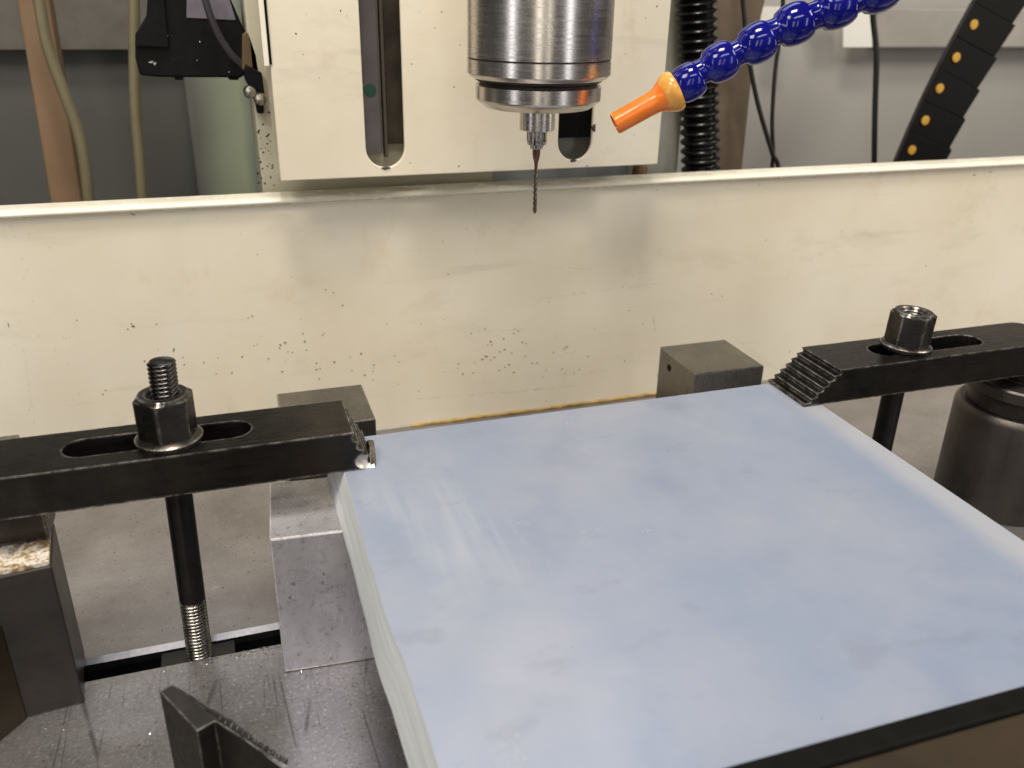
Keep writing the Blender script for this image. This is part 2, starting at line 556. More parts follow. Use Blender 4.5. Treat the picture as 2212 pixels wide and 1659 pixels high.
# ------------------------------------------------------------------ the machine table (surface everything stands on)
SY0, SY1 = 369.0, 384.0                                   # T-slot lips
prof = [(-250, 0), (SY0 - 0.7, 0), (SY0, -0.7), (SY0, -13), (SY0 - 7, -13), (SY0 - 7, -24), (SY1 + 7, -24), (SY1 + 7, -13), (SY1, -13), (SY1, -7.2),
        (SY1 - 0.8, -6.6), (SY1 - 0.8, -2.4), (SY1 + 1.7, 0), (612, 0), (612, -70), (-250, -70)]
tb = mk('table_surface', prism(prof, [], -700, 1000, 'X'), MAT_TABLE)
tb.data.materials.append(simple('slot_wall_steel', (0.075, 0.073, 0.078), 0.3, 0.8, 0.3, 90))
tb.data.materials.append(simple('dark_slot_steel', (0.030, 0.028, 0.029), 0.35, 0.7, 0.4, 90))  # inner slot faces coloured darker than the table top
for p in tb.data.polygons:
    if p.center.z < -2.0 * S and abs(p.normal.x) < 0.5: p.material_index = 1 if (p.center.y > SY1 * S - .002 and p.center.z > -7.1 * S) else 2
props(tb, 'worn grey steel machine table top with a slot cut along it', None, None, 'structure')
# ------------------------------------------------------------------ cream guard panel behind
YB = 588.0
gp = thing('guard_panel', (220, YB, 0), 'long cream painted guard panel with speckles standing behind the clamps', 'panel')
mk('panel_sheet', box(-500, 1300, YB, YB + 3, 0.0, 174.2), MAT_CREAM, gp)
lp = [(YB - 3.4, 175.5), (YB - 4.1, 176.0), (YB - 4.2, 176.8), (YB - 3.9, 177.6), (YB - 2.6, 178.6), (YB + 3, 179.0), (YB + 16, 179.0), (YB + 16, 177.0),
      (YB + 3.2, 176.6), (YB + 3.2, 174.3), (YB - 0.8, 174.3)]
mk('rolled_lip', prism(lp, [], -500, 1300, 'X'), MAT_LIP, gp, smooth=50)
# yellow sealant bead along the foot of the panel
pts = []
x = 118.0
while x < 420:
    pts.append(Vector((x, YB - .8 + random.uniform(-.4, .4), 0.8 + random.uniform(-.4, .4))))
    x += 6
path = smoothpath(pts, 3)
mk('sealant_bead', tube(path, 2, 10, rf=lambda i: 1.1 + 0.7 * mnoise.noise(Vector((i * 0.21, 0, 3)))), MAT_SEAL, gp, smooth=60)

# grit stuck on the panel: small flattened lumps
def lump(c, n, a, b, th, ang, seed):
    """irregular flake centred at c, normal n, half sizes a x b."""
    rnd = random.Random(seed)
    n = Vector(n).normalized()
    u = Vector((1, 0, 0)) if abs(n.x) < 0.9 else Vector((0, 1, 0))
    u = (u - n * u.dot(n)).normalized(); v = n.cross(u)
    u, v = u * math.cos(ang) + v * math.sin(ang), v * math.cos(ang) - u * math.sin(ang)
    K = 7
    ring = [(math.cos(2 * PI * i / K), math.sin(2 * PI * i / K), rnd.uniform(0.6, 1.15)) for i in range(K)]
    V = [Vector(c) + u * a * x * r + v * b * y * r - n * 0.05 for x, y, r in ring]
    V += [Vector(c) + u * a * x * r * 0.6 + v * b * y * r * 0.6 + n * th for x, y, r in ring]
    F = [tuple(range(K, 2 * K))] + [(i, (i + 1) % K, (i + 1) % K + K, i + K) for i in range(K)]
    return V, F


SP = [(286, 463, 13, 3), (35, 468, 6, 3), (272, 458, 5, 2), (418, 452, 4, 2), (500, 446, 5, 3), (470, 1004 * .0 + 470, 2, 2), (556, 550, 3, 3), (1008, 495, 3, 3), (956, 522, 3, 3), (968, 592, 4, 4),
      (18, 702, 2, 14), (288, 705, 9, 5), (284, 700, 5, 4), (166, 692, 4, 3), (545, 683, 3, 6), (630, 598, 3, 2), (704, 626, 4, 3), (720, 632, 3, 3), (740, 660, 4, 5), (338, 700, 4, 3),
      (375, 756, 3, 12), (378, 778, 4, 8), (395, 772, 3, 4), (312, 780, 5, 3), (325, 783, 4, 4), (398, 788, 4, 3), (228, 843, 5, 3), (222, 852, 4, 4), (606, 745, 10, 3), (616, 740, 9, 3),
      (604, 752, 5, 3), (622, 760, 4, 3), (632, 762, 4, 3), (658, 738, 4, 6), (662, 756, 3, 3), (580, 775, 4, 3), (684, 785, 4, 3), (684, 798, 5, 3), (722, 782, 5, 5), (610, 803, 5, 5),
      (690, 818, 4, 3), (780, 764, 6, 5), (788, 810, 5, 4), (806, 802, 3, 3), (805, 822, 3, 4), (862, 782, 4, 4), (1048, 710, 4, 3), (1054, 745, 3, 3), (1060, 738, 5, 7), (1063, 745, 4, 4),
      (1080, 760, 6, 3), (1088, 732, 5, 4), (1090, 755, 4, 4), (1050, 770, 10, 3), (1042, 776, 7, 3), (1060, 778, 4, 3), (1068, 772, 5, 3), (1100, 788, 5, 4), (1110, 805, 5, 4), (1128, 740, 4, 4),
      (1136, 742, 4, 3), (1134, 770, 3, 4), (1150, 785, 5, 3), (1224, 750, 8, 3), (1218, 754, 5, 2), (990, 786, 4, 3), (1000, 808, 6, 4), (1018, 720, 4, 3), (1022, 806, 4, 3), (960, 690, 3, 3),
      (1078, 800, 4, 3), (1160, 784, 5, 3), (1240, 806, 3, 3), (1252, 798, 4, 3), (1270, 770, 4, 3), (1345, 620, 3, 2), (1240, 632, 3, 2), (1537, 635, 3, 5), (1420, 810, 3, 3), (1180, 800, 3, 3),
      (1560, 640, 3, 3), (1350, 780, 4, 3), (1390, 700, 3, 3), (860, 830, 3, 3), (905, 845, 3, 3), (835, 700, 3, 3), (700, 720, 2, 5), (650, 690, 2, 3), (1700, 600, 2, 2), (1655, 520, 3, 2),
      (1820, 500, 3, 2), (1110, 720, 5, 2), (1120, 715, 4, 2), (2000, 575, 3, 3), (2100, 480, 3, 2), (2140, 372, 10, 2), (2105, 378, 12, 2), (1640, 400, 5, 2), (1420, 410, 5, 2)]
gs = []
for k, (px, py, a, b) in enumerate(SP):
    P = ony(px, py, YB - 0.02)
    f = pxmm(P) * 0.5
    gs.append(lump(P, (0, -1, 0), a * f, b * f, 0.35, random.uniform(-0.5, 0.5), k))
rr = random.Random(11)
for k in range(55):
    px, py = rr.gauss(*rr.choice(((640, 150), (1120, 110), (1150, 90), (300, 180), (1500, 350)))), rr.gauss(760, 50)
    if px < 0 or px > 2212 or py < 520: continue
    P = ony(px, py, YB - 0.02)
    if P.z < 4: continue
    s_ = rr.uniform(0.18, 0.55)
    gs.append(lump(P, (0, -1, 0), s_ * rr.uniform(.8, 2.2), s_, 0.25, rr.uniform(-1, 1), k + 300))
g = mk('stuck_grit', join(*gs), simple('stuck_grit_brown', (0.12, 0.10, 0.07), 0.6, 0, 0.4, 300), gp); g['kind'] = 'stuff'
gs = []
rr = random.Random(31)
for x0, y0, x1, y1, wd in ((1150, 647, 1437, 610, 2.0), (1193, 579, 1281, 581, 4), (1188, 776, 1253, 756, 2.5), (905, 862, 1244, 834, 3), (1274, 804, 1317, 799, 3), (1412, 685, 1418, 724, 4),
                           (1008, 716, 1137, 712, 2.5), (52, 755, 76, 925, 1.6), (1490, 580, 1560, 552, 2.0), (960, 805, 1010, 800, 2), (1330, 770, 1400, 757, 2), (1080, 850, 1190, 838, 2.5)):
    n_ = max(5, int(math.hypot(x1 - x0, y1 - y0) / 9))
    for k in range(n_):
        if rr.random() < .22: continue
        t_ = (k + rr.uniform(-.3, .3)) / n_
        P = ony(x0 + (x1 - x0) * t_ + rr.uniform(-2, 2), y0 + (y1 - y0) * t_ + rr.uniform(-1.5, 1.5), YB - .01)
        f = pxmm(P) * .5
        a_ = -math.atan2(y1 - y0, x1 - x0) if abs(x1 - x0) > 40 else PI / 2
        gs.append(lump(P, (0, -1, 0), 15 * f * rr.uniform(.6, 1.4), wd * f * rr.uniform(.25, .7), .05, -a_, k + 900))
g = mk('scuff_marks', join(*gs), simple('grey_scuff', (0.53, 0.475, 0.355), 0.5, 0, 0.1, 120), gp); g['kind'] = 'stuff'
# ------------------------------------------------------------------ the white-blue plate being machined
PX0, PX1, PY0, PY1, PZ0, PZ1 = 39.5, 304.0, 120.0, 395.0, 77.3, 97.6
MAT_PLATE = plate_mat(); MAT_SAWN = sawn_mat()


def plate():
    t = thing('plastic_plate', (PX0, PY0, PZ0), 'thick milky blue plastic plate with a rough sawn left edge held under both clamps', 'plate')
    # top view outline; the left edge wanders as the saw did
    def wob(y):
        return 0.25 * math.sin((y - 120) / 31.0) + 1.5 / (1 + math.exp((y - 236) / 4.0)) + 0.10 * math.sin(y / 6.1)
    top = []
    N = 60
    for k in range(N + 1):
        y = PY1 - (PY1 - PY0) * k / N
        top.append((y, wob(y)))
    V, F = [], []
    ys = [PY1 - (PY1 - PY0) * k / N for k in range(N + 1)]
    # columns across the left edge (bulging saw ridges), then top and bottom out to the right
    zl = [PZ0 + (PZ1 - PZ0) * q / 10 for q in range(11)]
    for y in ys:
        for q, z in enumerate(zl):
            x = PX0 + wob(y) - (1 - q / 10) * (4.6 + 0.3 * math.sin(y / 27)) + 0.10 * math.sin(q * 2.4 + y / 40) + 0.05 * math.sin(q * 5.1)
            V.append(Vector((x, y, z)))
    n = len(zl)
    for k in range(N):
        for q in range(n - 1):
            a = k * n + q
            F.append((a, a + 1, a + 1 + n, a + n))
    edge = mk('sawn_edge', (V, F), MAT_SAWN, t, smooth=60)
    # body: the rest of the sheet
    V2, F2 = [], []
    for k, y in enumerate(ys):
        l0, l1 = V[k * n], V[k * n + n - 1]
        V2 += [Vector(l0), Vector(l1), Vector((PX1 - 0.8, y, PZ1)), Vector((PX1, y, PZ1 - 0.8)), Vector((PX1, y, PZ0)), ]
    for k in range(N):
        a = k * 5
        for i, j in ((1, 2), (2, 3), (3, 4), (4, 0)):
            F2.append((a + i, a + j, a + 5 + j, a + 5 + i))
    F2.append((0, 1, 2, 3, 4)); a = N * 5; F2.append((a, a + 1, a + 2, a + 3, a + 4))
    sh_ = mk('sheet', (V2, F2), [MAT_PLATE, simple('teal_rim', (0.05, 0.085, 0.12), 0.3)], t)  # dark teal stands in for refraction through the plate's side
    for p in sh_.data.polygons:
        if p.normal.x > 0.5: p.material_index = 1
    # specks and a hair on the surface
    gs = []
    for k, (px, py, a, b) in enumerate(((1442, 975, 6, 1.6), (1236, 1398, 3.5, 2.5), (1775, 1552, 4, 3), (1605, 1000, 3, 2.4), (1830, 1302, 3, 2), (1290, 1210, 2, 2), (980, 1500, 2, 2), (1500, 1330, 1.6, 1.6))):
        P = onz(px, py, PZ1); f = pxmm(P) * .5
        gs.append(lump(P + Vector((0, 0, .02)), (0, 0, 1), a * f, b * f, 0.15, 0.1, k + 50))
    mk('grit', join(*gs), MAT_SPECK, t)['kind'] = 'stuff'
    return t


plate()


# ------------------------------------------------------------------ ground steel blocks
def block(c, w_, d, h, rot, label, mat, hole=False, group=None, chamf=0.9):
    t = thing('steel_block', (c[0], c[1], 0), label, 'block', group)
    g = rotz(box(c[0] - w_ / 2, c[0] + w_ / 2, c[1] - d / 2, c[1] + d / 2, 0.05, h), c, rot)
    o = mk('block_body', g, mat, t, bevel=chamf, seg=2)
    if hole:
        R = Matrix.Rotation(math.radians(rot), 3, 'Z')
        P = Vector((c[0] - w_ / 2, c[1] + 10, h - 10))
        m = mk('bored_hole', lathe([(2.6, 0.0), (2.2, 0.35), (1.9, 0.35)], (P.x - 0.3, P.y, P.z), 24, (1, 0, 0), cap0=False), MAT_DARK, t, smooth=30)
        mk('hole_core', lathe([(2.1, 0.0), (2.1, 0.2)], (P.x - 0.25, P.y, P.z), 24, (1, 0, 0)), MAT_RUBBER, t)
    return t


block((30.5, 370.5, 0), 52, 51, 77.2, -4.0, 'bright speckled steel block under the left edge of the plate', MAT_BLOCK, group='ground steel blocks')
block((44.2, 479.5, 0), 52, 51, 77.2, 0, 'grey steel block behind the tip of the left clamp', MAT_BLOCK2, group='ground steel blocks')
block((307.6, 485.5, 0), 52, 51, 77.2, 0, 'grey steel block with a small round hole behind the right of the plate', MAT_BLOCK2, hole=True, group='ground steel blocks')
Q = onz(42, 937, 77.2)
block((Q.x - 26, Q.y - 25.5, 0), 52, 51, 77.2, 0, 'grey steel block mostly hidden behind the tail of the left clamp', MAT_BLOCK2, group='ground steel blocks')


# ------------------------------------------------------------------ strap clamps
def clamp_body(parent, tip_x, tip_top, end_x, y0, y1, z0, z1, teeth, sl0, sl1, slw, mat, tipflat=1.6):
    """serrated profile in x-z, extruded over y; sgn tells which way the tip looks."""
    sg = 1 if tip_x > end_x else -1
    prof = [(end_x, z0), (tip_x, z0), (tip_x - sg * 0.3, z0 + tipflat)]
    zt = z1
    n = teeth
    dx = (tip_top - tip_x); dz = (z1 - z0 - tipflat)
    for k in range(n):
        xa = tip_x + dx * k / n; za = z0 + tipflat + dz * k / n
        xb = tip_x + dx * (k + 1) / n; zb = z0 + tipflat + dz * (k + 1) / n
        # undercut step: shallow tread back into the bar, hooked crest
        prof.append((xa + (xb - xa) * 1.12 - sg * 0.5, za + 0.15))
        prof.append((xa + (xb - xa) * 1.12 - sg * 0.75, za + (zb - za) * 0.35))
        prof.append((xb - (0.2 if sg > 0 else -0.2) * 0, zb - (zb - za) * 0.18))
    prof.append((tip_top, z1)); prof.append((end_x, z1))
    g = prism(prof, [], y0, y1, 'Y')
    o = mk('clamp_bar', g, mat, parent)
    # round the two upright corners at the tail
    bm = bmesh.new(); bm.from_mesh(o.data)
    ex = (end_x - OFF[parent.name].x) * S
    ed = [e for e in bm.edges if abs(e.verts[0].co.x - ex) < 1e-6 and abs(e.verts[1].co.x - ex) < 1e-6 and abs(e.verts[0].co.z - e.verts[1].co.z) > 0.01]
    bmesh.ops.bevel(bm, geom=ed, offset=9 * S, segments=7, affect='EDGES', profile=0.5)
    bm.to_mesh(o.data); bm.free()
    yc = (y0 + y1) / 2 + 0.5
    r = slw / 2
    sl = [(sl1 - r + r * math.cos(a), yc + r * math.sin(a)) for a in [(-PI / 2 + PI * k / 14) for k in range(15)]]
    sl += [(sl0 + r + r * math.cos(a), yc + r * math.sin(a)) for a in [(PI / 2 + PI * k / 14) for k in range(15)]]
    boolean(o, prism(sl, [], z0 - 5, z1 + 5, 'Z'), mat)
    return o


def finish_bar(o, width=0.7):
    b = o.modifiers.new('bevel', 'BEVEL'); b.width = width * S; b.segments = 3; b.limit_method = 'ANGLE'; b.angle_limit = math.radians(50)
    b.use_clamp_overlap = True


ZC0, ZC1 = 97.8, 117.7
tl = thing('strap_clamp', (-36, 381, ZC0), 'slotted clamp bar with a chewed bright corner pressing on the left of the plate', 'clamp', 'slotted clamp bars')
bar = clamp_body(tl, 54.5, 45.5, -125, 362.0, 399.0, ZC0, ZC1, 4, -79, 1, 17.5, MAT_BLACK)
# bright scooped gouge at the front lower corner of the tip
bm = bmesh.new(); bmesh.ops.create_uvsphere(bm, u_segments=28, v_segments=18, radius=8.0)
sg = ([Vector((v.co.x * 0.95 + 51.6, v.co.y * 0.8 + 358.6, v.co.z * 0.66 + 102.0)) for v in bm.verts], [tuple(v.index for v in f.verts) for f in bm.faces]); bm.free()
boolean(bar, sg, MAT_GOUGE)
finish_bar(bar, 1.2)
# ragged smeared burr hanging off the tip
bp = []
V, F = [], []
for k in range(22):
    t_ = k / 21
    y = 363.5 + 24 * t_
    zz = ZC0 + 1.2 + 8.5 * math.sin(PI * min(1, t_ * 1.25)) ** .8 * (0.75 + 0.3 * mnoise.noise(Vector((t_ * 9, 0, 0))))
    ox = 54.2 + 1.6 * math.sin(t_ * 2.6) + 0.5 * mnoise.noise(Vector((t_ * 13, 4, 0)))
    V += [Vector((ox - 0.9, y, ZC0 + .1)), Vector((ox + 0.9, y, ZC0 + .1)), Vector((ox + 0.4, y, zz)), Vector((ox - 1.8, y, zz + .4))]
for k in range(21):
    a = k * 4
    for i in range(4):
        j = (i + 1) % 4
        F.append((a + i, a + j, a + 4 + j, a + 4 + i))
F += [(0, 1, 2, 3), (84, 85, 86, 87)]
mk('torn_burr', (V, F), black_steel('torn_steel', (0.10, 0.085, 0.07), (0.5, 0.47, 0.42), 0.35, 0.6), tl, smooth=50)

tr = thing('strap_clamp', (369, 380, ZC0), 'black slotted clamp bar with a stepped sawtooth end on the right corner of the plate', 'clamp', 'slotted clamp bars')
bar = clamp_body(tr, 291.5, 311.5, 474, 361.5, 397.0, ZC0, ZC1, 6, 346.5, 424, 17.0, MAT_BLACK, 1.8)
finish_bar(bar, 1.1)

# ------------------------------------------------------------------ studs, nuts
def zat(P, py):
    lo, hi = -50.0, 300.0
    for _ in range(50):
        m_ = (lo + hi) / 2
        v = RM.transposed() @ (Vector((P[0], P[1], m_)) - Vector((0, 0, CAMZ)))
        y = -FPX * v.y / -v.z + PH / 2
        if y > py: lo = m_
        else: hi = m_
    return m_


base = Vector((-36.8, 375.5, -12.0)); top = Vector((-33.2, 380.8, 155.0))
def at(t): return base + (top - base) * t
def atz(z): return at((z - base.z) / (top.z - base.z))
st = thing('threaded_stud', atz(-6), 'black stud rising from the table slot through the left clamp with bright lower threads', 'stud', 'clamping studs')
R_ = 6.1
mk('lower_thread', thread(atz(-11), atz(31), R_, 1.9, 1.1, 56), MAT_THREAD, st, smooth=60)
mk('shank', tube([atz(31), atz(32), atz(60), atz(104)], R_, 32), MAT_STUD, st, smooth=60)
mk('upper_thread', thread(atz(104), atz(155), R_, 2.0, 0.95, 56), simple('dark_thread_steel', (0.085, 0.080, 0.076), 0.24, 1.0, 0.3, 130), st, smooth=60)
st2 = thing('threaded_stud', (369, 380, -6), 'short black stud beneath the right clamp beside the plate edge', 'stud', 'clamping studs')
mk('shank', tube([Vector((367.6, 379, -11)), Vector((368.4, 379.5, 50)), Vector((369, 380, 90))], R_ + .1, 32), MAT_STUD, st2, smooth=60)
mk('upper_thread', thread((369, 380, 88), (369.4, 380, 128), R_ + .2, 2.0, 0.7), MAT_STUD, st2, smooth=60)


def nut(P, af, h, rot, label, fr, bore, tilt=0):
    t = thing('flange_nut', P, label, 'nut', 'clamp nuts')
    mk('hexagon', hexnut(Vector(P) + Vector((0, 0, 2.4)), af, h, bore, rot), MAT_NUT, t, smooth=32)
    mk('collar', lathe([(bore, 0.05), (fr - 0.3, 0.05), (fr, 0.5), (fr, 1.9), (fr - 0.8, 2.6), (af / 2 + 0.6, 3.6), (bore, 3.6)], P, 64, cap0=False, cap1=False), MAT_NUT, t, smooth=40)
    return t


nl = atz(ZC1)
nut((nl.x - 0.6, nl.y - 1.0, ZC1), 22.6, 20.6, 0.30, 'tall hexagon nut with a wide collar on the left clamp with thread sticking out', 14.6, 6.2)
n2 = nut((370.6, 380.0, ZC1 + .1), 22.2, 20.0, 0.42, 'tall worn hexagon nut on the right clamp with an open empty top', 14.4, 6.4)
n2.rotation_euler = (0, math.radians(2.5), 0)
# T-nut in the slot
tn = thing('slot_nut', (-36, 376, -24), 'dark square nut sunk in the table slot at the foot of the left stud', 'nut')
mk('nut_neck', box(-55, -19.5, SY0 + 0.8, SY1 - 1.6, -14, -3.0), simple('oily_nut_steel', (0.012, 0.010, 0.008), 0.5, 0.2, 0.5, 150, 0.3), tn, bevel=0.5)
mk('nut_foot', box(-58, -16, SY0 - 5, SY1 + 5, -23.8, -14.1), MAT_DARK, tn, bevel=0.5)

# ------------------------------------------------------------------ left riser under the clamp tail
lr = thing('riser_block', (-112, 372, 0), 'large dark grey steel riser block standing beneath the left clamp tail', 'block')
mk('riser_body', rotz(box(-170, -87, 354.2, 391, 0.05, 76.5), (-87, 354, 0), 5.8), MAT_RISER, lr, bevel=0.7)
# two lighter grip specks: a drilled pinhole near the foot
P = ony(181, 1497, 354.0)
sr = thing('side_block', (-150, 340, 0), 'brownish tarnished block standing against the front of the dark riser at far left', 'block')
mS = simple('tarnished_steel', (0.045, 0.034, 0.022), 0.4, 0.8, 0.35, 40, 0.1)
A = onz(60, 1552, 0); Bq = onz(0, 1602, 0)
d_ = (Bq - A).normalized()
nrm = Vector((d_.y, -d_.x, 0))
if nrm.y < 0: nrm = -nrm
foot = [A, A + d_ * 60, A + d_ * 60 + Vector((-20, 20, 0)), A + Vector((-14, -1.7, 0))]
V = [Vector((p.x, p.y, 0.05)) for p in foot] + [Vector((p.x, p.y, 52.0)) for p in foot]
n = len(foot)
mk('side_block_body', (V, [tuple(range(n)), tuple(range(n, 2 * n))] + [(i, (i + 1) % n, (i + 1) % n + n, i + n) for i in range(n)]), mS, sr, bevel=0.6)
# speckled cork-like pad and black spacer
m = M('speckled_rust_pad')
n1 = m.noise(230, 5, 0.7); n2_ = m.noise(120, 4, 0.6)
c = m.ramp(n1, [(0.30, (0.08, 0.045, 0.02)), (0.44, (0.30, 0.20, 0.09)), (0.50, (0.55, 0.46, 0.36)), (0.56, (0.72, 0.68, 0.63)), (0.75, (0.36, 0.25, 0.13))])
c = m.mix(m.ramp(n2_, [(0.60, 0.0), (0.68, 0.8)]), c, (0.10, 0.06, 0.03))
m.set(col=c, rough=0.6); m.bump(n1, 0.5, 0.4)
pad = thing('mottled_pad', (-115, 372, 76.5), 'mottled cream and rust brown pad lying on top of the dark riser block', 'pad')
mk('pad_sheet', rotz(box(-169, -87.8, 355.2, 390.5, 76.55, 79.0), (-87, 354, 0), 5.8), m.m, pad, bevel=0.3)
spc = thing('spacer_bar', (-118, 380, 79.4), 'black spacer bar wedged between the mottled pad and the left clamp tail', 'spacer')
mk('spacer_body', box(-168, -89.5, 371.5, 392, 79.5, 97.7), MAT_BLACK, spc, bevel=0.6)

# ------------------------------------------------------------------ right support jack (round, tapered)
cx, cy = 471.0, 378.0
jk = thing('support_jack', (cx, cy, 0), 'round dark steel support post standing beneath the right clamp tail', 'support')
mJ = ground_steel('stained_brown_steel', (0.105, 0.092, 0.083), 0.44, 0.5, edge=False)
mk('post_body', lathe([(37.6, 0.05), (38, 0.6), (38, 65), (37.4, 67.5), (35.5, 69.5), (14, 70.0)], (cx, cy, 0), 96), mJ, jk, smooth=35)
mk('post_neck', lathe([(32, 70.1), (32, 80)], (cx, cy, 0), 64), MAT_DARK, jk, smooth=35)  # neck coloured dark to give the shade under the cap
mk('post_cap', lathe([(20, 79), (34.0, 79.4), (36.0, 81), (36.0, 87.5), (35, 88.6), (22, 88.8)], (cx, cy, 0), 96), mJ, jk, smooth=35)
mk('post_pad', lathe([(20, 88.9), (20, 97.6)], (cx, cy, 0), 64), MAT_BLACK, jk, smooth=35)

# ------------------------------------------------------------------ toothed wedge in the foreground
Zw = 62.0
WT = [onz(px, py, Zw) for px, py in ((344, 1494), (373, 1477), (469, 1534), (522, 1567), (622, 1656), (668, 1700), (655, 1682), (618, 1655), (464, 1558), (425, 1580))]
A, Cr, E1 = WT[0], WT[8], WT[7]
tw = thing('step_block', (WT[9].x, WT[9].y, 0), 'dark steel step block with small sawteeth along its sloping ridge in the foreground', 'block')
mW = black_steel('dull_step_steel', (0.034, 0.029, 0.024), (0.55, 0.52, 0.47), 0.38, 1.3, 0.8)
n = len(WT)
V = [Vector((p.x, p.y, 0.05)) for p in WT] + [Vector(p) for p in WT]
mk('wedge_body', (V, [tuple(range(n)), tuple(range(n, 2 * n))] + [(i, (i + 1) % n, (i + 1) % n + n, i + n) for i in range(n)]), mW, tw, bevel=1.2, seg=3)
NT = 12
back = Vector((0.35, 1, 0)).normalized() * 2.2
for k in range(NT):
    a, b = Cr.lerp(E1, k / NT), Cr.lerp(E1, (k + 1) / NT)
    a, b = a + back * .35, b + back * .35
    m_ = a.lerp(b, 0.72); e = Vector((0, 0, -.8)); up = Vector((0, 0, 1.1))
    q = ([a + e, b + e, m_ + up, a + back + e, b + back + e, m_ + back + up], [(0, 1, 2), (3, 5, 4), (0, 2, 5, 3), (1, 4, 5, 2), (0, 3, 4, 1)])
    mk('tooth', q, mW, tw, bevel=0.2, seg=1)

# ------------------------------------------------------------------ dark edged board in the lower right foreground
zb = 101.0
L0 = onz(1553, 1659, zb); L1 = onz(2212, 1477, zb); L2 = onz(1782, 1659, zb); L3 = onz(2212, 1529, zb)
yA = (L0.y + L1.y) / 2; yB = (L2.y + L3.y) / 2
fb = thing('front_board', (250, yB - 30, 0), 'brown board with a black edge strip in the lower right foreground', 'board')
mk('edge_strip', box(-40, 420, yB, yA, 40, zb), MAT_RUBBER, fb, bevel=1.2, seg=3)
mk('board_face', box(-40, 420, yB - 90, yB - 0.1, 88, zb - 1.2), simple('brown_board', (0.032, 0.021, 0.012), 0.7, 0, 0.25, 30, 0.1, spec=0.2), fb, bevel=0.6)
# ------------------------------------------------------------------ milling head: cream cover with two slots
YH = 560.0
bl, brr = ony(603, 392, YH), ony(1421, 355, YH)
tlp, trp = ony(575, 0, YH), ony(1450, 0, YH)
xl, xr, zb0 = (bl.x + tlp.x) / 2, (brr.x + trp.x) / 2, (bl.z + brr.z) / 2
ZT = 420.0
hd = thing('milling_head', ((xl + xr) / 2, YH + 20, zb0), 'cream painted head cover with two long round ended slots behind the spindle', 'machine head')


def slot_outline(pxl, pxr, pyc, pyb):
    a, b = ony(pxl, pyc, YH), ony(pxr, pyc, YH)
    bt = ony((pxl + pxr) / 2, pyb, YH)
    x0, x1 = a.x, b.x; r = (x1 - x0) / 2
    zc = bt.z + r
    pts = [(x0, ZT - 25), (x0, zc)]
    pts += [(x0 + r - r * math.cos(PI * k / 16), zc - r * math.sin(PI * k / 16)) for k in range(1, 16)]
    pts += [(x1, zc), (x1, ZT - 25)]
    return pts, x0, x1, bt.z


s1, s1a, s1b, s1z = slot_outline(790, 874, 310, 362)
s2, s2a, s2b, s2z = slot_outline(1206, 1279, 300, 346)
outer = [(xl, zb0), (xr, zb0), (xr, ZT), (xl, ZT)]
mk('cover_sheet', prism(outer, [s1, s2], YH, YH + 3.0, 'Y'), MAT_COVER, hd, bevel=0.7, seg=2)
mk('side_return', box(xl, xl + 2.5, YH + 3.05, YH + 40, zb0 + 1, ZT), MAT_COVER, hd)
mk('side_return', box(xr - 2.5, xr, YH + 3.05, YH + 40, zb0 + 1, ZT), MAT_COVER, hd)
# what shows through the slots
mBar = simple('lilac_grey_steel', (0.155, 0.135, 0.135), 0.38, 0.7, 0.12, 40)
w1 = s1b - s1a
mk('guide_bar', box(s1a - 3, s1a + w1 * 0.47, YH + 6, YH + 14, s1z + 7.5, ZT), mBar, hd, bevel=0.8)
P = ony(799, 195, YH + 5.9)
mk('green_dot', lathe([(4.0, 0), (4.0, 0.25)], (P.x, YH + 5.95, P.z), 32, (0, -1, 0)), simple('green_sticker', (0.010, 0.045, 0.030), 0.4, 0, 0.1), hd)
mk('brown_liner', box(s1a + w1 * 0.62, s1b + 4, YH + 9, YH + 12, s1z + 13, ZT), simple('oily_brown_steel', (0.030, 0.023, 0.015), 0.65, 0, 0.5, 60, 0.1, spec=0.2), hd)
mk('inner_plate', box(s1a - 6, s1b + 6, YH + 16, YH + 18, s1z - 6, ZT), MAT_CREAM_D, hd)
mk('inner_strip', box(s1a + w1 * 0.55, s1a + w1 * 0.62, YH + 8, YH + 15, s1z + 5, ZT), simple('tan_strip', (0.055, 0.042, 0.026), 0.6), hd)
mk('inner_plate', box(s2a - 5, s2b + 6, YH + 12, YH + 14, s2z + 13, ZT), MAT_RUBBER, hd)
mk('inner_plate', box(s2a - 6, s2b + 6, YH + 16, YH + 18, s2z - 6, ZT), simple('grey_inner_steel', (0.13, 0.125, 0.11), 0.35, 0.3), hd)
# torn paint / oily notches at the slot ends
for q in (lump((s1a + w1 * .5, YH - .1, s1z - .4), (0, -1, 0), 3.2, 1.0, .5, 0, 5), lump((s2a + (s2b - s2a) * .45, YH - .1, s2z - .3), (0, -1, 0), 3.0, 1.1, .5, 0, 6),
          lump((s2b + .5, YH - .1, s2z + 21), (0, -1, 0), 2.2, 3.0, .6, 0, 8)):
    mk('oil_lump', q, MAT_SPECK, hd)
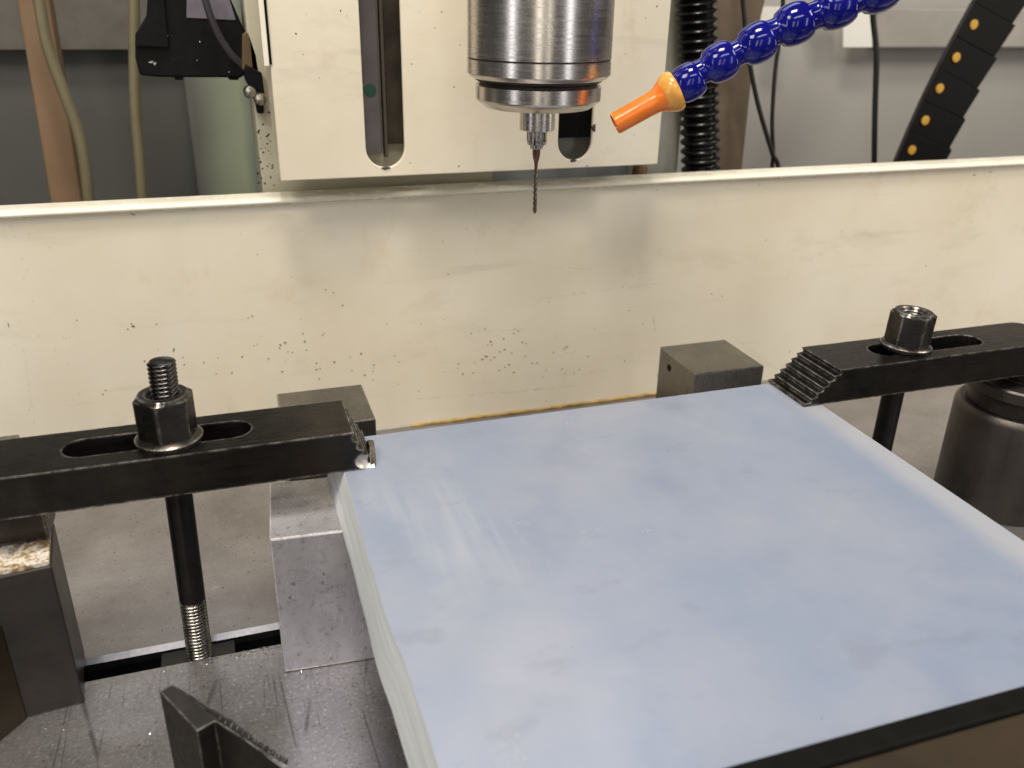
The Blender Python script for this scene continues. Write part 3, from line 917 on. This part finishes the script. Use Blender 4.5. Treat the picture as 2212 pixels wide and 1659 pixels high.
# trim strip and black gap along the upper left edge
P0, P1 = ony(584, 143, YH), ony(575, 0, YH)
mk('edge_trim', box(P0.x - 3.6, P0.x - 0.5, YH - 1.5, YH + 4, P0.z, ZT), MAT_LIP, hd, bevel=0.5)
mk('edge_gap', box(P0.x - 0.45, P0.x + 1.0, YH - 0.8, YH + 2, P0.z + 1, ZT), MAT_RUBBER, hd)
g = []
rr = random.Random(5)
for k in range(40):
    px, py = rr.uniform(600, 1440), rr.uniform(5, 380)
    if 770 < px < 885 and py < 370 or 1000 < px < 1335 and py < 350: continue
    P = ony(px, py, YH - .02)
    if P.z < zb0 + 1: continue
    s_ = rr.uniform(.2, .6)
    g.append(lump(P, (0, -1, 0), s_, s_ * rr.uniform(1, 1.8), .2, rr.uniform(-1, 1), k))
mk('stuck_grit', join(*g), MAT_SPECK, hd)['kind'] = 'stuff'

# column behind the head, below the cover
YCOL = 622.0
cl = thing('machine_column', (120, YCOL + 30, 0), 'dirty cream machine column standing behind the head cover', 'column')
a, b = ony(556, 300, YCOL), ony(1065, 400, YCOL)
mk('column_front', box(a.x, b.x, YCOL, YCOL + 60, -40, 460), MAT_CREAM_D, cl, bevel=1.5)
a2, b2 = ony(1065, 400, YCOL + 30), ony(1385, 380, YCOL + 30)
mk('column_recess', box(b.x + .5, b2.x, YCOL + 42, YCOL + 60, -40, 460), simple('grey_recess_paint', (0.23, 0.24, 0.245), 0.5), cl)
a3, b3 = ony(1372, 380, 646), ony(1466, 340, 646)
mk('column_side', box(a3.x, b3.x, 646, 662, -40, 460), simple('pale_painted_steel', (0.44, 0.42, 0.36), 0.4), cl, bevel=1.5)
g = []
for k in range(46):
    px, py = rr.uniform(556, 602), rr.uniform(240, 425)
    P = ony(px, py, YCOL - .02); s_ = rr.uniform(.35, 1.1)
    g.append(lump(P, (0, -1, 0), s_, s_ * rr.uniform(.5, 1.2), .3, rr.uniform(-1, 1), k))
mk('stuck_swarf', join(*g), MAT_SPECK, cl)['kind'] = 'stuff'
P = ony(1382, 372, YCOL - 8)
mk('brown_knob', lathe([(5.2, -7), (5.8, -5), (5.8, 3), (4.6, 7)], P, 24), simple('brown_knob', (0.14, 0.065, 0.025), 0.5), cl, smooth=40)

# ------------------------------------------------------------------ spindle
YS = 470.0
T = ony(1155, 462, YS)
sx_, sz_ = T.x, T.z


def zpx(py):
    return zat((sx_, YS), py)


def rpx(wpx, py):                                 # radius from a width in working pixels
    return wpx / 2 * pxmm((sx_, YS, zpx(py))) * 0.996


sp = thing('spindle', (sx_, YS, zpx(300)), 'large brushed steel spindle cylinder hanging down in front of the cream head', 'spindle')
z = zpx
r0, r1 = rpx(317, 60), rpx(272, 200)
mk('spindle_body', lathe([(r0, z(123)), (r0, 440)], (sx_, YS, 0), 128), MAT_SPIN, sp, smooth=30)
mk('seam_ring', lathe([(r0 - .5, z(128)), (r0 - .5, z(123))], (sx_, YS, 0), 128), MAT_DARK, sp, smooth=30)
zz = z(168)
mk('lower_ring', lathe([(r1, zz + .2), (r0 - 2.2, zz + .3), (r0 - .2, zz + 2.2), (r0, zz + 2.6), (r0, z(127)), (r0 - .3, z(126.4)), (r0 - 3, z(126.4))], (sx_, YS, 0), 128), MAT_SPIN, sp, smooth=25)
mk('dark_groove', lathe([(r1 - 2.4, z(184)), (r1 - 2.2, zz - 2.2), (r1 - .5, zz - 1.4), (r0 - 3, zz + .25)], (sx_, YS, 0), 96), MAT_DARK, sp, smooth=30)  # underside and groove in a darker colour than the rings
zc_ = z(214)
mk('clamp_collar', lathe([(r1 * .4, zc_ - 4.2), (r1 - 6.5, zc_ - 4.2), (r1 - 5.5, zc_ - 4.0), (r1 - .5, zc_ - .4), (r1, zc_ + .5), (r1, z(181) - .5), (r1 - .6, z(181)), (r1 - 4, z(181))], (sx_, YS, 0), 128), MAT_SPIN, sp, smooth=25)
nr = rpx(77, 260)
mk('nose', lathe([(nr * .5, z(281)), (nr - .8, z(281)), (nr, z(279)), (nr, zc_ - 3)], (sx_, YS, 0), 72), MAT_SPIN, sp, smooth=30)
cr = rpx(44, 295); cr2 = rpx(42, 307); cr3 = rpx(27, 317)
mCol = simple('fine_collet_steel', (0.42, 0.41, 0.40), 0.3, 1.0, 0.12, 300)
co_ = mk('collet', lathe([(2.0, z(321.5)), (cr3 - .3, z(321.5)), (cr3, z(320.5)), (cr3, z(313)), (cr2 - .4, z(312.2)), (cr2, z(311)), (cr2, z(304.5)), (cr2 - .7, z(304)), (cr2 - .7, z(302.5)), (cr, z(302)), (cr, z(280))],
                         (sx_, YS, 0), 60), mCol, sp, smooth=30)
for k in range(6):
    a = math.radians(-62 + 60 * k)
    d1 = Vector((math.cos(a), math.sin(a), 0)); pp_ = Vector((-d1.y, d1.x, 0)) * 0.32
    c0 = Vector((sx_, YS, 0)) + d1 * (cr - 1.2); c1 = Vector((sx_, YS, 0)) + d1 * (cr + .06)
    zA, zB = (z(302.5), z(282)) if k % 2 == 0 else (z(311), z(296))
    V = [c0 - pp_, c0 + pp_, c1 + pp_, c1 - pp_]
    V = [Vector((v.x, v.y, zA)) for v in V] + [Vector((v.x, v.y, zB)) for v in V]
    mk('collet_slit', (V, [(0, 1, 2, 3), (4, 5, 6, 7), (0, 1, 5, 4), (1, 2, 6, 5), (2, 3, 7, 6), (3, 0, 4, 7)]), MAT_RUBBER, sp)
for k in range(3):
    a = math.radians(-40 - 75 * k)
    d1 = Vector((math.cos(a), math.sin(a), 0)); c = Vector((sx_, YS, z(316.5))) + d1 * (cr3 - .5)
    mk('collet_hole', lathe([(.55, 0), (.55, .58)], c, 14, d1), MAT_RUBBER, sp)

# ------------------------------------------------------------------ drill bit
db = thing('drill_bit', (sx_, YS, T.z), 'thin rust brown twist drill bit hanging from the spindle collet', 'drill bit')
m = M('rusty_tool_steel')
f = m.noise(260, 4)
c = m.mix(m.ramp(f, [(0.35, 0.0), (0.65, 1.0)]), (0.10, 0.050, 0.030), (0.24, 0.12, 0.075))
m.set(col=c, metal=0.7, rough=0.35); m.bump(f, 0.2, 0.1)
q = lambda wp, py: wp / 2 * pxmm((sx_, YS, zpx(py)))
mk('drill_shank', lathe([(q(6.5, 362), z(363)), (q(7.5, 356), z(357)), (q(9.5, 350), z(350)), (q(14, 340), z(341)), (q(17, 333), z(333)), (q(17, 325), z(319))], (sx_, YS, 0), 32), m.m, db, smooth=60)
# fluted part: two helical flutes, swept cross-section
za, zb_ = T.z, z(362)
NL, SG = 150, 24
V, F = [], []
for k in range(NL + 1):
    h = k / NL
    zz_ = za + (zb_ - za) * h
    R = q(9.4, 430) * (1.0 if h > .05 else 0.15 + h / .05 * .85) * (1 - .18 * h)
    tw_ = h * 2 * PI * 4.2
    for i in range(SG):
        a = 2 * PI * i / SG
        rad = R * (0.70 + 0.30 * abs(math.cos(a)) ** 0.5)
        V.append(Vector((sx_ + rad * math.cos(a + tw_), YS + rad * (1 - 0.0) * math.sin(a + tw_), zz_)))
        if abs(math.cos(a)) < 0.55:
            dv = V[-1] - Vector((sx_, YS, zz_)); V[-1] = Vector((sx_, YS, zz_)) + dv * 0.55
for k in range(NL):
    for i in range(SG):
        j = (i + 1) % SG
        F.append((k * SG + i, k * SG + j, (k + 1) * SG + j, (k + 1) * SG + i))
F.append(tuple(range(SG))); F.append(tuple(NL * SG + i for i in range(SG)))
mk('flutes', (V, F), simple('dark_flute_steel', (0.13, 0.10, 0.085), 0.3, 0.9, 0.4, 200), db, smooth=50)

# ------------------------------------------------------------------ blue jointed coolant hose with orange nozzle
def hp(px, py, y): return ony(px, py, y)
JY = 425.0
J = [hp(1446, 202, JY), hp(1487, 178, JY - 3), hp(1556, 134, JY - 7), hp(1636, 93, JY - 11), hp(1716, 52, JY - 15), hp(1806, 15, JY - 19), hp(1896, -22, JY - 23), hp(1990, -60, JY - 27)]
hose = thing('coolant_hose', J[1], 'glossy blue jointed coolant hose coming in from the upper right', 'hose')
for k in range(1, 7):
    a, b = J[k], J[k + 1]
    d1 = (b - a).normalized()
    if k == 1: d1 = ((b - a).normalized() + (a - J[0]).normalized()).normalized()
    prev = (a - J[k - 1]).normalized()
    ml = pxmm(a)
    R = (38 + 1.6 * k) * ml
    nl_ = (b - a).length
    pr = [(R * .66, -R * 1.35), (R * .64, -R * 1.05), (R * .66, -R * .84), (R * .84, -R * .70), (R * .95, -R * .45), (R * 1.0, -R * .18), (R * 1.01, R * .08), (R * .99, R * .32), (R * .93, R * .52), (R * .86, R * .66),
          (R * .80, R * .70), (R * .60, R * .60), (R * .60, R * .40)]
    mk('hose_joint', lathe(pr, a, 48, d1), MAT_BLUE, hose, smooth=50)
nz = thing('nozzle', J[0], 'orange plastic nozzle on the end of the blue hose', 'nozzle')
tip = hp(1328, 268, JY + 6)
ax = (tip - J[0]).normalized(); ml = pxmm(J[0]); Ln = (tip - J[0]).length
m = M('orange_plastic')
sxn = m.t.nodes.new('ShaderNodeSeparateXYZ'); m.link(m.tc.outputs['Object'], sxn.inputs[0])
f = m.noise(90, 4)
c = m.mix(m.ramp(f, [(0.3, 0.0), (0.7, 1.0)]), (0.78, 0.16, 0.008), (0.85, 0.22, 0.015))
m.set(col=c, rough=0.28, sss=0.2, coat=0.2); m.b.inputs['Subsurface Radius'].default_value = (0.004, 0.002, 0.0008)
R = 44 * ml
pr = [(R * .62, -R * .3), (R * .80, -R * .42), (R * .95, -R * .38), (R * 1.0, -R * .24), (R * .99, -R * .06), (R * .92, R * .12), (R * .78, R * .34), (R * .65, R * .56), (R * .575, R * .78), (R * .55, R * 1.1), (R * .535, Ln - 1), (R * .51, Ln), (R * .42, Ln), (R * .40, Ln - 2), (R * .38, Ln - 14)]
mk('nozzle_tube', lathe(pr[6:], J[0], 56, ax, cap0=False), m.m, nz, smooth=45)
mk('nozzle_ring', lathe(pr[:7], J[0], 56, ax, cap0=False, cap1=False), simple('amber_plastic', (0.72, 0.33, 0.06), 0.22, 0, 0.15, 80, sss=0.2), nz, smooth=45)

# ------------------------------------------------------------------ things behind the guard panel, left
bk = thing('sensor_box', ony(420, 100, 640), 'dusty black angular plastic box with a grey label left of the head', 'box')
def ypoly(pts, y0, y1, ym=None):
    ym = y0 if ym is None else ym
    return prism([(ony(px, py, ym).x, ony(px, py, ym).z) for px, py in pts], [], y0, y1, 'Y')
YK = 640.0
mk('box_shell', ypoly([(302, 163), (345, 167), (520, 168), (548, 150), (530, 70), (482, -40), (330, -40), (318, 30), (292, 75), (292, 125)], YK, YK + 46), MAT_BLKPL, bk, bevel=1.5)
mk('box_rib', ypoly([(292, 100), (365, 103), (352, -40), (322, -40), (316, 40), (293, 72)], YK - 3, YK - .1, YK), MAT_BLKPL, bk, bevel=.8)
mk('box_label', ypoly([(404, -40), (403, 38), (509, 43), (484, -40)], YK - .6, YK - .05, YK), simple('grey_label', (0.135, 0.12, 0.15), 0.6, 0, 0.15, 300), bk)
mk('box_foot', ypoly([(376, 167), (396, 167), (395, 173), (378, 173)], YK + 2, YK + 12), MAT_BLKPL, bk)
mk('box_foot', ypoly([(566 * 0.87, 168), (517, 168), (514, 173), (496, 173)], YK + 2, YK + 12), MAT_BLKPL, bk)
g = []
for k, (px, py, s_) in enumerate(((325, 134, 2.0), (335, 138, 1.8), (372, 78, .6), (488, 93, 1.6), (432, 90, .9), (480, 78, .7), (426, 130, .6), (494, 155, .8), (375, 128, .5), (545, 30, .6), (363, 77, .5), (468, 165, .6))):
    P = ony(px, py, YK - .1 if px > 365 else YK - 3.1)
    g.append(lump(P, (0, -1, 0), s_, s_ * .5, .4, k, k))
mk('stuck_swarf', join(*g), MAT_CHIP, bk)['kind'] = 'stuff'
cb = thing('black_cable', ony(500, 100, 628), 'thin black cable curving down across the black box', 'cable')
mk('cable_run', tube(smoothpath([ony(495, -40, 626), ony(507, 15, 626), ony(530, 72, 626), ony(556, 120, 627), ony(578, 142, 629), ony(600, 168, 632)], 8), 2.3, 14), simple('cable_jacket', (0.035, 0.03, 0.035), 0.35), cb, smooth=60) if False else \
    mk('cable_run', tube(smoothpath([ony(435, -40, 626), ony(448, 15, 626), ony(470, 72, 626), ony(500, 118, 627), ony(530, 145, 629), ony(556, 170, 632)], 8), 2.3, 14), simple('cable_jacket', (0.035, 0.03, 0.035), 0.35), cb, smooth=60)
ck = thing('cable_clip', ony(555, 200, 618), 'black bracket with two bright screws beside the left edge of the head', 'bracket')
mk('clip_strap', ypoly([(530, 140), (566, 158), (572, 205), (570, 246), (556, 246), (548, 205), (528, 170)], 612, 620), MAT_BLKPL, ck, bevel=1)
mScr = simple('screw_steel', (0.45, 0.42, 0.38), 0.25, 1.0)
for (px, py) in ((540, 198), (562, 214)):
    P = ony(px, py, 611)
    mk('screw', lathe([(4.2, 0), (4.2, -1.5), (3.4, -3), (1.5, -3.6)], P, 24, (0, 1, 0)), mScr, ck, smooth=40)
pn = thing('brown_pad', ony(547, 130, 625), 'small brown rounded tab beside the left edge of the head', 'tab')
mk('tab_body', ypoly([(523, 150), (524, 75), (534, 68), (543, 80), (556, 120), (564, 172)], 622, 630), simple('brown_felt', (0.11, 0.070, 0.032), 0.8), pn, bevel=1)

def tubething(name, label, cat, pts, y, rad, mat, seg=16, group=None):
    P = [ony(px, py, y + (dy[0] if dy else 0)) for px, py, *dy in pts]
    t = thing(name, P[-1], label, cat, group)
    mk('tube_run', tube(smoothpath(P, 8), rad, seg), mat, t, smooth=60)
    return t


mHose = simple('yellowed_clear_tube', (0.17, 0.145, 0.085), 0.35, 0, 0.15, 30)
tubething('air_tube', 'yellowed plastic tube curving in front of the brown post', 'tube', [(72, -60), (84, 0), (103, 100), (140, 205), (170, 290), (185, 370), (195, 480), (198, 600)], 760, 4.3, mHose)
tubething('air_tube', 'straight yellowed plastic tube hanging left of the black box', 'tube', [(289, -60), (290, 20), (290, 120), (293, 240), (302, 350), (312, 480), (318, 600)], 730, 4.0, mHose)
ps = thing('brown_post', ony(110, 200, 800), 'light brown wooden post leaning at the far left of the background', 'post')
mk('post_board', ypoly([(26, -60), (96, -60), (183, 470), (200, 620), (136, 620), (115, 470)], 790, 815), simple('tan_wood', (0.22, 0.135, 0.075), 0.6, 0, 0.12, 20), ps, bevel=2)

# ------------------------------------------------------------------ background, right
# black corrugated hose
chx = [ony(1502, -70, 628), ony(1510, 200, 628), ony(1517, 480, 628), ony(1520, 640, 628)]
ch = thing('corrugated_hose', chx[-1], 'black ribbed flexible hose hanging right of the head', 'hose')
path = smoothpath(chx, 120)
mk('ribbed_wall', tube(path, 16, 32, rf=lambda i: 14.0 + 1.8 * math.sin(i * 2 * PI / 8.0)), simple('shiny_black_hose', (0.004, 0.004, 0.004), 0.28, spec=0.3), ch, smooth=60)
pst = thing('brown_column', ony(1600, 100, 780), 'dark brown upright strip behind the ribbed hose', 'post')
mk('column_board', ypoly([(1540, -60), (1668, -60), (1640, 60), (1625, 170), (1600, 400), (1590, 620), (1535, 620)], 770, 800), simple('dark_brown_board', (0.12, 0.085, 0.055), 0.5), pst, bevel=2)
mCab = simple('dark_cable', (0.014, 0.014, 0.012), 0.4)
tubething('wall_cable', 'thin black cable slanting down from behind the blue hose', 'cable', [(1600, -60), (1610, 60), (1622, 150), (1640, 235), (1668, 330), (1684, 380), (1700, 600)], 740, 2.2, mCab)
tubething('wall_cable', 'thin black cable hanging straight that crosses the slanted one', 'cable', [(1694, -60), (1688, 60), (1675, 150), (1668, 260), (1670, 330), (1665, 400), (1655, 600)], 748, 2.0, mCab)
tubething('wall_cable', 'thicker black cable hanging straight down against the white wall', 'cable', [(1880, -60), (1886, 40), (1893, 120), (1890, 240), (1888, 380), (1886, 600)], 800, 3.0, mCab)

# energy chain: links with yellow pins
YE = 760.0
en = thing('cable_chain', ony(1969, 324, YE), 'black plastic cable chain with yellow round pins slanting at upper right', 'cable chain')
pins = [(2240, -190), (2190, -103), (2145, -22), (2103, 53), (2065, 124), (2029, 191), (1998, 260), (1969, 324), (1943, 388), (1920, 452)]
mPin = simple('yellow_pin', (0.52, 0.29, 0.035), 0.5, 0, 0.15, 200)
for k in range(len(pins) - 1):
    if k == 0: continue
    a_, m_, b_ = Vector(pins[k - 1]), Vector(pins[k]), Vector(pins[k + 1])
    ax_, ay_ = m_
    e0 = (a_ + m_) / 2; e1 = (m_ + b_) / 2
    def nrm2(v):
        v = v.normalized(); v = Vector((-v.y, v.x)); return v if v.x > 0 else -v
    n0, n1 = nrm2(m_ - a_), nrm2(b_ - m_)
    p0 = nrm2(b_ - a_)
    p = [e0 - n0 * 22, e1 - n1 * 22, e1 + n1 * 73, e0 + n0 * 80]
    lg = ypoly(p, YE - (k % 2) * .5, YE + 36, YE)
    for v in lg[0]: v.x += (v.y - YE) * 0.82
    lk = mk('link', lg, MAT_BLKPL, en, bevel=.8)
    c = ony(ax_, ay_, YE - .6)
    pn_ = mk('pin', lathe([(4.7, 0), (4.7, 1.2), (3.6, 1.6), (1.6, 1.3)], c, 28, (0, -1, 0)), mPin, lk if False else en, smooth=40)

# walls: grey panel left, white painted enclosure wall right
YW = 1000.0
a = ony(700, 200, YW)
wl_ = M('grey_background_wall')
f = wl_.noise(3.5, 4)
wl_.set(col=wl_.mix(wl_.ramp(f, [(0.35, 0.0), (0.65, 1.0)]), (0.070, 0.069, 0.064), (0.105, 0.10, 0.092)), rough=0.5)
wL = mk('wall_left', box(-900, a.x, YW, YW + 20, -300, 650), wl_.m); props(wL, None, None, None, 'structure')
wR = mk('wall_right', box(a.x + .5, 2200, YW + 2, YW + 22, -300, 650), simple('white_wall_paint', (0.40, 0.38, 0.36), 0.5, 0, 0.05, 4)); props(wR, None, None, None, 'structure')
# darker rail across the upper part of the left wall
z1_ = ony(300, 105, 985).z
rl = thing('wall_rail', (0, 985, z1_), 'dark grey horizontal rail across the left background wall', 'rail')
mk('rail_board', box(-700, ony(600, 100, 985).x, 975, 985, z1_, z1_ + 130), simple('dark_rail_paint', (0.10, 0.092, 0.078), 0.5), rl)
gp2 = thing('green_reflection', ony(500, 300, 960), 'added upright board coloured like a pale green glass reflection left of the head', 'panel')
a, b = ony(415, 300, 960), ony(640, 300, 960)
gm = M('painted_green_reflection')  # glass reflection painted as a soft green ramp across an added board
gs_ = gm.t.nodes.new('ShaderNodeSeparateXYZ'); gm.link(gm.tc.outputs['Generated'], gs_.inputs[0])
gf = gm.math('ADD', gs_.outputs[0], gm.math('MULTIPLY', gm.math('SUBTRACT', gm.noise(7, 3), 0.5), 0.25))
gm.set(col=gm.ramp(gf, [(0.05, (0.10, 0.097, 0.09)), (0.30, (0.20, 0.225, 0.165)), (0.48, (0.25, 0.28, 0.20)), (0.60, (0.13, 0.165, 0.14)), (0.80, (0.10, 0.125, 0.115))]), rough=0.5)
mk('reflection_board', box(a.x, b.x, 955, 965, -200, 640), gm.m, gp2)
# rail and bright sheet on the right wall
z0_, z1_ = ony(2000, 103, 975).z, ony(2000, 18, 975).z
rr_ = thing('wall_rail', (900, 975, z0_), 'pale grey horizontal rail across the white wall at upper right', 'rail')
mk('rail_board', box(ony(1885, 60, 975).x, 1500, 970, 985, z0_, z1_), simple('grey_rail_paint', (0.36, 0.335, 0.31), 0.5, 0, 0.15, 14), rr_, bevel=2)
sh = thing('white_sheet', ony(1850, 60, 968), 'bright white square sheet on the wall behind the blue hose', 'sheet')
mk('sheet_paper', ypoly([(1822, 102), (1884, 102), (1884, 20), (1822, 20)], 966, 968), simple('white_paper', (0.88, 0.86, 0.82), 0.5, 0, 0.02), sh)
sh2 = thing('white_sheet', ony(1670, 60, 968), 'bright white square sheet beside the dark brown strip', 'sheet')
mk('sheet_paper', ypoly([(1642, 100), (1690, 100), (1690, 14), (1642, 14)], 966, 968), simple('white_paper_b', (0.80, 0.77, 0.72), 0.5, 0, 0.02), sh2)

# ------------------------------------------------------------------ swarf on the table
rr = random.Random(23)
g = []
for k in range(190):
    if k < 60: x, y = rr.gauss(-20, 14), rr.gauss(366.5, 1.6)
    elif k < 90: x, y = rr.gauss(2, 5), rr.gauss(366, 4)
    else: x, y = rr.uniform(-130, 60), rr.uniform(230, 366)
    if SY0 - .5 < y < SY1 + 2: continue
    s_ = rr.uniform(.15, .5)
    g.append(lump((x, y, 0.0), (rr.uniform(-.3, .3), rr.uniform(-.5, .1), 1), s_ * rr.uniform(1, 2.6), s_ * .6, .25, rr.uniform(0, 3), k))
props(mk('metal_chips', join(*g), MAT_CHIP, origin=(0, 300, 0)), 'tiny bright metal chips scattered over the table near the slot', 'chips', None, 'stuff')
g = []
for k in range(220):
    if k < 110: x, y = rr.gauss(-8, 16), 367.5 + rr.gauss(0, 1.5)
    else: x, y = rr.uniform(-90, 60), rr.uniform(386, 560)
    if SY0 - .5 < y < SY1 + 2: continue
    s_ = rr.uniform(.15, .55)
    g.append(lump((x, y, 0.0), (0, 0, 1), s_ * rr.uniform(1, 2.2), s_ * .6, .2, rr.uniform(0, 3), k))
props(mk('dark_grit', join(*g), MAT_SPECK, origin=(0, 380, 0)), 'dark gritty crumbs along the table slot and behind it', 'grit', None, 'stuff')
